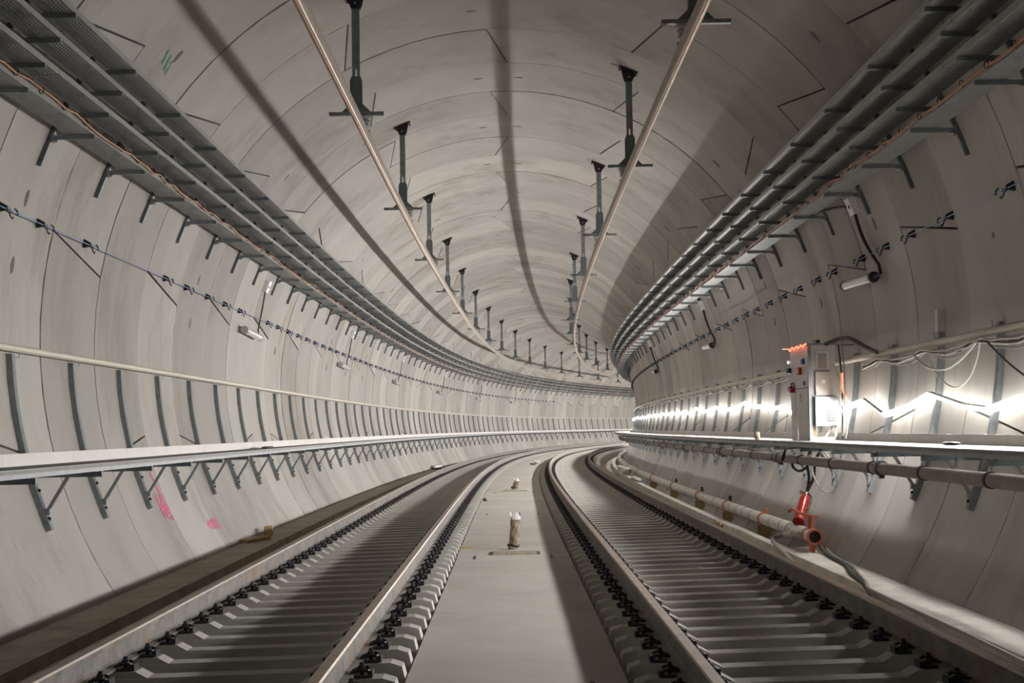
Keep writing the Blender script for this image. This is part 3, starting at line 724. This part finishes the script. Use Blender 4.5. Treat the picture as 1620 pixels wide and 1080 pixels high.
# orange carrying frame standing on the pipe end
t = thing('orange_clamp_stand', 'orange metal clamp frame standing up behind the open pipe end', 'clamp', P(19.6, PD, PZ + PR))
fr = MB().tube([P(19.6, PD - .02, PZ + PR), P(19.6, PD + .0, PZ + PR + .16), P(19.75, PD - .12, PZ + PR + .20), P(20.1, PD - .13, PZ + PR + .235), P(20.25, PD - .15, PZ + PR + .19)], .022, 6)
wpart('frame', fr, ORED, t, True)
wpart('post', MB().bar(P(19.6, PD + .02, PZ + PR), P(19.6, PD + .02, PZ + PR + .18), .06, .05), ORED, t)
wpart('pin', MB().bar(P(19.58, PD - .05, PZ + PR + .17), P(19.58, PD + .10, PZ + PR + .15), .05, .03), ORED, t)
# valve
t = thing('brass_valve', 'brass hose valve on the side of the open pipe end', 'valve', P(19.9, PD - .12, PZ))
wpart('valve_body', MB().tube([P(19.9, PD - .08, PZ), P(20.0, PD - .16, PZ - .01), P(20.15, PD - .24, PZ - .02)], [.035, .045, .03], 10), BRASS, t, True)
wpart('handle', MB().bar(P(19.95, PD - .18, PZ + .02), P(20.1, PD - .2, PZ + .10), .02, .02), BRASS, t)
wpart('hose_nozzle', MB().tube([P(20.15, PD - .24, PZ - .02), P(20.35, PD - .32, PZ - .06)], [.03, .036], 8), GALV, t, True)

# ------------------------------------------------------------------ fire extinguisher leaning on the wall
t = thing('fire_extinguisher', 'red fire extinguisher leaning on the right wall behind the pipe end', 'extinguisher', P(20.35, 3.86, -.06))
A = Vector(P(20.35, 3.87, -.07)); B = Vector(P(20.75, 4.06, .27)); ax = (B - A).normalized(); L = (B - A).length
cyl = MB().lathe([(.0, 0), (.07, .0), (.078, .015), (.078, L * .78), (.07, L * .88), (.045, L * .96), (.026, L)], A, ax, 20)
wpart('cylinder', cyl, REDX, t, True)
wpart('base_band', MB().lathe([(.081, .0), (.083, .02), (.083, .05), (.081, .06)], A, ax, 20), REDP, t, True)
wpart('valve_neck', MB().lathe([(.024, 0), (.024, .05), (.012, .06)], B, ax, 10), BRASS, t, True)
wpart('handle', MB().bar(B + ax * .055, B + ax * .09 + Vector((-.09, .05, .0)), .02, .016), ORED, t)
wpart('handle', MB().bar(B + ax * .04, B + ax * .04 + Vector((-.08, .05, -.0)), .018, .014), REDP, t)
rx = Vector((.7, -.7, 0)).normalized()
hose = [B + ax * .03, B + ax * .02 + rx * .05, B - ax * .04 + rx * .10, B - ax * .15 + rx * .11, B - ax * .26 + rx * .095, B - ax * .33 + rx * .08]
sm = []
for i in range(len(hose) - 1):
    for q in range(3): sm.append(hose[i].lerp(hose[i + 1], q / 3))
wpart('hose', MB().tube(sm, .013, 6), BLACK, t, True)
def cable(name, pts, r, m, label, cat='cable', n=6, group=None, sub=5):
    P3 = [Vector(p) for p in pts]; out = []
    for i in range(len(P3) - 1):
        p0 = P3[max(0, i - 1)]; p1 = P3[i]; p2 = P3[i + 1]; p3 = P3[min(len(P3) - 1, i + 2)]
        for q in range(sub):
            u = q / sub; out.append(.5 * ((2 * p1) + (p2 - p0) * u + (2 * p0 - 5 * p1 + 4 * p2 - p3) * u * u + (3 * p1 - p0 - 3 * p2 + p3) * u ** 3))
    out.append(P3[-1]); mb = MB().tube(out, r, n)
    if name is None: return mb
    return tag(obj(name, mb.mesh(name, m, True)), label, cat, group)
for q, lab in ((0, 'dark strap hanging from the right walkway to the fire extinguisher'), (1, 'second dark strap looped from the walkway down to the extinguisher valve')):
    cable('hanging_strap', [P(20.6 - .2 * q, 4.12 + .1 * q, ZR - .1), P(20.7, 4.08 + .11 * q, .72), P(20.8, 4.12 + .06 * q, .5), B + ax * .05], .022, RUBBER, lab, 'strap')
cable('cable_loop', [P(21.0, 3.96, .83), P(21.0, 3.93, .68), P(20.9, 4.0, .60), P(20.75, 4.08, .66), P(20.6, 4.1, .82)], .02, RUBBER, 'dark cable loop under the service pipe beside the extinguisher straps')
cable('cable_loop', [P(19.9, 4.02, .86), P(19.9, 3.99, .62), P(19.75, 4.06, .40), P(19.5, 4.14, .36), P(19.2, 4.16, .50), P(19.1, 4.08, .75), P(19.1, 4.0, .88)], .012, WHITEC, 'white cable loop drooping under the grey service pipe')
t = thing('power_plug', 'black rubber plug dangling below the right walkway edge', 'plug', P(20.6, 3.86, .72))
wpart('plug_body', MB().tube([P(20.9, 3.82, .90), P(20.9, 3.79, .80), P(20.9, 3.77, .74)], [.012, .026, .022], 8), BLACK, t, True)
wpart('plug_head', MB().tube([P(20.9, 3.765, .725), P(20.9, 3.755, .69)], [.026, .022], 8), BLACK, t, True)
wpart('plug_cord', cable(None, [P(20.9, 3.82, .90), P(20.6, 3.9, .93), P(20.2, 4.02, .95)], .008, BLACK, ''), BLACK, t, True)
cable('dark_hose', [P(19.35, 3.95, -.32), P(18.9, 3.93, -.375), P(18.2, 3.88, -.375), P(17.3, 3.83, -.375), P(16.5, 3.69, -.375), P(15.6, 3.60, -.375), P(14.9, 3.52, -.44), P(14.2, 3.47, -.50), P(13.3, 3.44, -.52), P(12.3, 3.47, -.52), P(11.2, 3.44, -.52), P(10.0, 3.42, -.52), P(8.5, 3.4, -.52)], .024, RUBBER, 'dark hose snaking from the open pipe end over the right slab towards the rail', 'hose')
cable('grey_hose', [P(19.1, 3.98, -.34), P(18.3, 3.92, -.378), P(17.1, 3.86, -.378), P(16.2, 3.72, -.378), P(15.3, 3.58, -.37), P(14.4, 3.40, -.34), P(13.4, 3.36, -.33), P(12.4, 3.40, -.35), P(11.2, 3.37, -.34), P(10.0, 3.34, -.34), P(8.5, 3.32, -.34)], .021, GREYH, 'pale grey hose lying beside the right rail towards the camera', 'hose')
cable('valve_hose', [P(20.35, PD - .32, PZ - .06), P(20.3, 3.50, -.30), P(19.7, 3.46, -.34), P(18.9, 3.46, -.42), P(18.2, 3.42, -.46), P(17.4, 3.40, -.50)], .026, GREYH, 'pale hose dropping from the brass valve to the kerb edge', 'hose')

# ------------------------------------------------------------------ electrical distribution cabinet on the right walkway
cs, cd = 20.42, 4.09; CL, CW, CH = 1.38, .355, 1.33
t = thing('distribution_cabinet', 'tall white electrical distribution cabinet standing on the right walkway', 'cabinet', P(cs, cd, ZR), -TH(cs) - .005)
def cbox(name, b, m, parent=None, sm=False):
    me = MB()
    for q in b: me.box(*q)
    return part(name, me, m, parent or t, sm)
y0, y1 = 0, CL
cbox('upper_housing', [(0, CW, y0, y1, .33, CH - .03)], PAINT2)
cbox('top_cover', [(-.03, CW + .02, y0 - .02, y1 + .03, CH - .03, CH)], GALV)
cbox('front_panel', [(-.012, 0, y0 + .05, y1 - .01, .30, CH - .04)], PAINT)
cbox('corner_post', [(-.018, .02, y0 - .012, y0 + .03, .0, CH - .03)], GALV)
d2 = cbox('lower_door', [(-.022, -.012, y0 + .06, y0 + .98, .335, .72)], PAINT)
cbox('door_gap', [(-.024, -.012, y0 + .06, y0 + .98, .72, .73), (-.024, -.012, y0 + .975, y0 + .99, .335, .73)], BLACK, d2)
cbox('door_marking', [(-.0235, -.021, y0 + .52, y0 + .60, .58, .66)], REDP, d2); cbox('door_marking', [(-.0235, -.021, y0 + .53, y0 + .59, .53, .57)], GREYC, d2)
cbox('base_panel', [(-.01, .0, y0 + .02, y0 + .88, .0, .31)], KICKL); cbox('base_panel', [(-.01, .0, y0 + .90, y1, .0, .31)], KICKL)
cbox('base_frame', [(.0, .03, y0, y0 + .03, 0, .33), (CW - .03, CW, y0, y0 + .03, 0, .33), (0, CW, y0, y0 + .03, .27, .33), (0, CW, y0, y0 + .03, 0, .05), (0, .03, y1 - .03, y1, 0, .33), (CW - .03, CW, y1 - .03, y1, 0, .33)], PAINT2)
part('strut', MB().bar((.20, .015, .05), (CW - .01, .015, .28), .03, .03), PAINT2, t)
cbox('base_board', [(.02, .09, y0 + .05, y0 + .07, .05, .27)], WOOD)
v = cbox('vent_frame', [(.09, .26, y0 - .012, y0, .96, 1.22)], KICKL)
cbox('grille', [(.115, .235, y0 - .018, y0 - .012, .985, 1.19)], GRILLE, v)
cbox('grille_bar', [(.172, .178, y0 - .021, y0 - .018, .985, 1.19), (.115, .235, y0 - .021, y0 - .018, 1.085, 1.091)], CREAMBOX, v)
m_ = cbox('meter_box', [(.07, .29, y0 - .06, y0, .62, .935)], CREAMBOX)
part('lock', MB().lathe([(.028, 0), (.028, .008), (.012, .01), (0, .01)], (.175, y0 - .06, .80), (0, -1, 0), 14), WHITEP, m_)
s_ = cbox('socket_box', [(.05, .36, y0 - .10, y0, .20, .595)], GALV)
cbox('window_frame', [(.075, .335, y0 - .106, y0 - .10, .225, .57)], GALV, s_)
cbox('window', [(.09, .32, y0 - .109, y0 - .106, .24, .555)], GALVD, s_)
cbox('label_card', [(.115, .285, y0 - .112, y0 - .109, .43, .52)], INSUL, s_)
br = MB()
for i in range(6):
    for j in range(5): br.box(.20 + .02 * i, .211 + .02 * i, y0 - .112, y0 - .109, .26 + .033 * j, .283 + .033 * j)
part('breaker', br, BLACK, s_)
cbox('red_socket', [(-.06, -.012, y0 + .50, y0 + .66, .92, 1.02)], REDP); cbox('socket_lid', [(-.065, -.06, y0 + .50, y0 + .57, .94, 1.0)], WHITEP)
cbox('blue_socket', [(-.05, -.012, y0 + .26, y0 + .38, 1.06, 1.13)], BLUEP); cbox('black_socket', [(-.06, -.012, y1 - .10, y1 + .06, .97, 1.04)], BLACK)
part('lock', MB().lathe([(.03, 0), (.03, .02), (.02, .03), (0, .03)], (-.012, y0 + .28, .79), (-1, 0, 0), 10), GRILLE, t)
cbox('red_plug', [(-.08, -.012, y1 - .35, y1 - .22, .68, .75)], REDP); cbox('black_plug', [(-.07, -.012, y1 - .20, y1 - .10, .70, .77)], BLACK)
part('plug_bracket', MB().tube([(-.02, y1 - .12, .74), (-.03, y1 - .12, .82), (-.03, y1 - .34, .82), (-.02, y1 - .34, .74)], .008, 5), BLACK, t)
part('work_lamp', MB().lathe([(.012, 0), (.02, .02), (.0, .03)], (-.02, y1 + .02, 1.13), (-1, -.3, 0), 10), LAMPW, t)
cbox('roof_flap', [(-.12, .02, y1 - .15, y1 + .05, CH - .01, CH + .005)], WHITEP)
rope = []
for k in range(13):
    rope.append((-.035 - .012 * (k % 2), y0 + .02 + CL * .94 * k / 12, CH - .005 - .035 * (k % 3) / 2))
part('red_rope_light', MB().tube(rope, .011, 6), REDL, t, True)
cbox('roof_bracket', [(.14, .20, .2, .26, CH, CH + .05), (.15, .19, .2, .5, CH + .05, CH + .06)], GALVD)
cbox('rear_rail', [(CW, CW + .28, y0 + .02, y0 + .05, CH - .04, CH - .015)], GALV)
# red glowing cable right of the cabinet
cable('red_light_cable', [P(19.9, 4.42, 1.92), P(19.9, 4.42, 1.80), P(19.85, 4.41, 1.70), P(19.8, 4.44, 1.60), P(19.75, 4.47, 1.50), P(19.7, 4.48, 1.44)], .012, REDL, 'glowing red cable hanging beside the white cabinet', 'cable')
for i, (s, dz, m, lab) in enumerate(((20.0, 0, BLACK, 'black cable dropping from the handrail pipe right of the cabinet'), (19.8, .05, GREYC, 'thin brown cable crossing behind the glowing red cable'), (20.05, -.05, WHITEC, 'white cable hanging close to the cabinet side'))):
    cable('hanging_cable', [P(s, 4.40, 2.30 - .1 * i), P(s - .03, 4.42, 2.0), P(s + .04 * (i - 1), 4.43, 1.6), P(s - .1 * (i - 1), 4.45, 1.25), P(s, 4.42, 1.05)], .011, m, lab)
cable('cable_arch', [P(20.3, 4.30, 2.33), P(19.95, 4.42, 2.38), P(19.6, 4.47, 2.36), P(19.2, 4.55, 2.24), P(18.9, 4.58, 2.17), P(18.6, 4.57, 2.13)], .03, RUBBER, 'thick dark cable arching from the cabinet roof onto the handrail pipe')
cable('cabinet_cable', [P(20.5, 4.42, 2.12), P(20.4, 4.45, 1.95), P(20.2, 4.50, 1.75), P(20.3, 4.45, 1.62), P(20.5, 4.4, 1.58)], .011, WHITEC, 'pale cable curling into the right side of the cabinet')

# ------------------------------------------------------------------ cable bundle looped along the right handrail pipe
def bundle(label, s0, s1, ncab, amp, seed):
    t = thing('cable_bundle', label, 'cable bundle', P(s0, 4.55, 2.05)); r = random.Random(seed)
    for c in range(ncab):
        pts = []; k0 = math.ceil((s0 - 14.42) / RW); s = s0; ph = r.uniform(-.15, .15); aa = amp * r.uniform(.5, 1.35); dd = r.uniform(-.02, .05); zo = r.uniform(-.02, .02)
        while s <= s1:
            f = ((s - 14.42 - .35) / RW) % 1.0
            sag = aa * (4 * f * (1 - f)); pts.append(P(s, wall_d(2.1, 1, .115 + dd), 2.045 + zo - sag + r.uniform(-.012, .012))); s += .25
        wpart('cable', MB().tube(pts, r.choice((.010, .013, .016)), 5), r.choice((GREYC, WHITEC, RUBBER, GREYC, WHITEC) if s0 < 15 else (GREYC, RUBBER, GREYC)), t, True)
bundle('bundle of grey and white cables tied under the right handrail pipe near the camera', 9.6, 19.6, 8, .075, 2)
bundle('bundle of thin cables looping under the right handrail pipe beyond the cabinet', 21.6, 62, 4, .055, 4)
cable('cable_sag', [P(16.9, 4.56, 2.02), P(16.4, 4.56, 1.86), P(15.7, 4.56, 1.80), P(15.1, 4.56, 1.88), P(14.6, 4.56, 2.02)], .014, WHITEC, 'thick white cable sagging in a shallow loop below the right handrail')
cable('cable_sag', [P(16.5, 4.62, 1.98), P(16.1, 4.6, 1.75), P(15.5, 4.6, 1.60), P(15.0, 4.6, 1.68), P(14.7, 4.6, 1.88), P(14.55, 4.58, 2.02)], .009, WHITEC, 'thin white cable sagging in a deep loop below the right handrail')
cable('cable_sag', [P(14.35, 4.58, 2.02), P(13.9, 4.6, 1.82), P(13.3, 4.62, 1.62), P(12.6, 4.62, 1.52), P(11.8, 4.62, 1.60)], .010, RUBBER, 'black cable sagging out of the frame at the right edge')
t = thing('rib_box', 'small pale box fixed to the right wall above a walkway bracket', 'box', P(st(1), wall_d(2.42, 1), 2.34), -TH(st(1)))
part('box_body', MB().box(-.075, .0, -.05, .05, -.10, .14), KICKL, t); part('box_clip', MB().box(-.06, .0, -.03, .03, -.16, -.10), GALV, t)

# ------------------------------------------------------------------ things on the floor
def grate(s, label, wd=.54):
    t = thing('drain_grate', label, 'drain grate', P(s, .02, -.252), -TH(s))
    for k in range(14):
        x = -wd / 2 + .03 + (wd - .06) * k / 13; part('slat', MB().box(x - .0165, x + .0165, -.2, .2, 0, .012), RUST, t)
    [part('frame_bar', MB().box(-wd / 2, wd / 2, q - .01, q + .01, 0, .01), RUST, t) for q in (-.21, .21)]
    for sg in (-1, 1): part('end_slot', MB().box(sg * (wd / 2 + .02) - .012, sg * (wd / 2 + .02) + .012, -.2, .2, 0, .006), BLACK, t)
grate(18.15, 'rusty slatted drain grate in the centre slab in front of the wrapped conduit')
grate(36.3, 'small far drain grate in the centre slab', .5)
def conduit(s, d, h, r, lean, label, seed):
    t = thing('wrapped_conduit', label, 'conduit', P(s, d, -.252)); rr = random.Random(seed)
    n = 12; rows = 11; mb = MB()
    for i in range(rows):
        f = i / (rows - 1)
        for k in range(n):
            an = 2 * math.pi * k / n; q = r * (1 + .10 * math.sin(3 * an + i * 1.7) + rr.uniform(-.06, .06)) * (1.05 - .1 * f)
            mb.v.append((q * math.cos(an) + lean * f, q * .8 * math.sin(an), h * f + rr.uniform(-.01, .01) * (0 < i < rows - 1)))
    for i in range(rows - 1):
        for k in range(n): mb.face([i * n + k, i * n + (k + 1) % n, (i + 1) * n + (k + 1) % n, (i + 1) * n + k])
    part('brown_sleeve', mb, SACK, t)
    ed = MB(); n2 = 12
    for i in range(3):
        f = i / 2
        for k in range(n2):
            an = 2 * math.pi * k / n2; q = r * (.96 + .1 * f)
            ed.v.append((q * math.cos(an) + lean, q * .8 * math.sin(an), h - .02 + f * (.02 + .075 * abs(math.sin(1.5 * an + .4)) ** 2 + rr.uniform(-.008, .012))))
    for i in range(2):
        for k in range(n2): ed.face([i * n2 + k, i * n2 + (k + 1) % n2, (i + 1) * n2 + (k + 1) % n2, (i + 1) * n2 + k])
    part('torn_liner', ed, WHITEP, t)
    part('seam_strip', MB().tube([(-r * .98, -.02, .06), (-r * .95 + lean * .5, -.02, h * .5), (-r * .92 + lean, -.02, h - .02)], .007, 5), WHITEP, t, True)
    part('collar', MB().tube([(r * 1.1 * math.cos(a), r * .9 * math.sin(a), .05 + .012 * math.sin(2 * a)) for a in [k * math.pi / 6 for k in range(13)]], .012, 5, False), BLACK, t, True)
conduit(18.75, .005, .39, .064, .03, 'upright brown wrapped conduit stub with torn white liner behind the near grate', 3)
conduit(37.3, .0, .22, .07, .07, 'small far wrapped conduit stub rising from the centre slab', 8)
conduit(62, .18, .12, .10, .2, 'farthest low wrapped stub on the centre slab', 9)
def lump(name, s, d, z, size, m, label, cat, seed, rz=0):
    rr = random.Random(seed); mb = MB(); n = 8; rows = 5
    for i in range(rows):
        f = i / (rows - 1); q = math.sin(math.pi * (.12 + .8 * f) * .62 + .5)
        for k in range(n):
            an = 2 * math.pi * k / n; u = q * (1 + rr.uniform(-.2, .2)); mb.v.append((size[0] * u * math.cos(an), size[1] * u * math.sin(an), size[2] * f))
    for i in range(rows - 1):
        for k in range(n): mb.face([i * n + k, i * n + (k + 1) % n, (i + 1) * n + (k + 1) % n, (i + 1) * n + k])
    mb.face(range(n)); mb.face([(rows - 1) * n + k for k in range(n)])
    return tag(obj(name, mb.mesh(name, m, True), None, P(s, d, z), rz), label, cat)
def plank(name, s, d, z, L, wd, h, rz, m, label, cat):
    mb = MB(); b = .006
    mb.prism([(-wd / 2, b), (-wd / 2 + b, 0), (wd / 2 - b, 0), (wd / 2, b), (wd / 2, h - b), (wd / 2 - b, h), (-wd / 2 + b, h), (-wd / 2, h - b)], -L / 2, L / 2)
    return tag(obj(name, mb.mesh(name, m), None, P(s, d, z), -TH(s) + rz), label, cat)
plank('timber_offcut', 22.9, -3.95, -.398, .75, .22, .05, -.3, WOOD, 'flat timber offcut lying on the left side slab by the wall', 'timber')
plank('timber_block', 24.2, -3.93, -.398, .30, .13, .14, .1, WOOD, 'short upright timber block just beyond the flat offcut', 'timber')
lump('crumpled_sheet', 64, -3.98, -.40, (.22, 1.6, .16), WHITEP, 'crumpled white sheet on the far left side slab', 'sheet', 4)
lump('concrete_crumb', 25.6, 3.50, -.555, (.07, .16, .17), WOOD, 'tan rubble lump beside the right kerb', 'rubble', 5)
lump('concrete_crumb', 31.5, -.58, -.252, (.05, .09, .06), BLACK, 'dark rubble lump on the left edge of the centre slab', 'rubble', 6)
plank('timber_stick', 19.0, -.60, -.252, .05, .22, .02, .2, WOOD, 'small timber stick beside the left sleeper ends', 'timber')
for i, (s, dd, sz) in enumerate(((46.5, 3.66, (.12, 1.6, .10)), (52.5, 3.66, (.16, 1.3, .24)), (57, 3.68, (.14, 1.2, .18)))):
    lump('concrete_block', s, dd, -.402, sz, KERB, ('low pale concrete lump on the right kerb near the bend', 'tall pale concrete lump on the right kerb at the bend', 'farthest pale concrete lump on the right kerb')[i], 'rubble', 20 + i)
lump('litter', 14.6, 4.28, ZR, (.05, .28, .03), BLACK, 'flat dark litter lying on the right walkway against the kick plate', 'litter', 11)
lump('glove', 22.9, 3.76, ZR, (.05, .09, .12), SACK, 'dark work glove on the right walkway edge left of the cabinet', 'glove', 12)
lump('dark_rag', 24.6, -4.0, ZL, (.06, .5, .03), BLACK, 'dark rag lying on the left walkway', 'rag', 13)
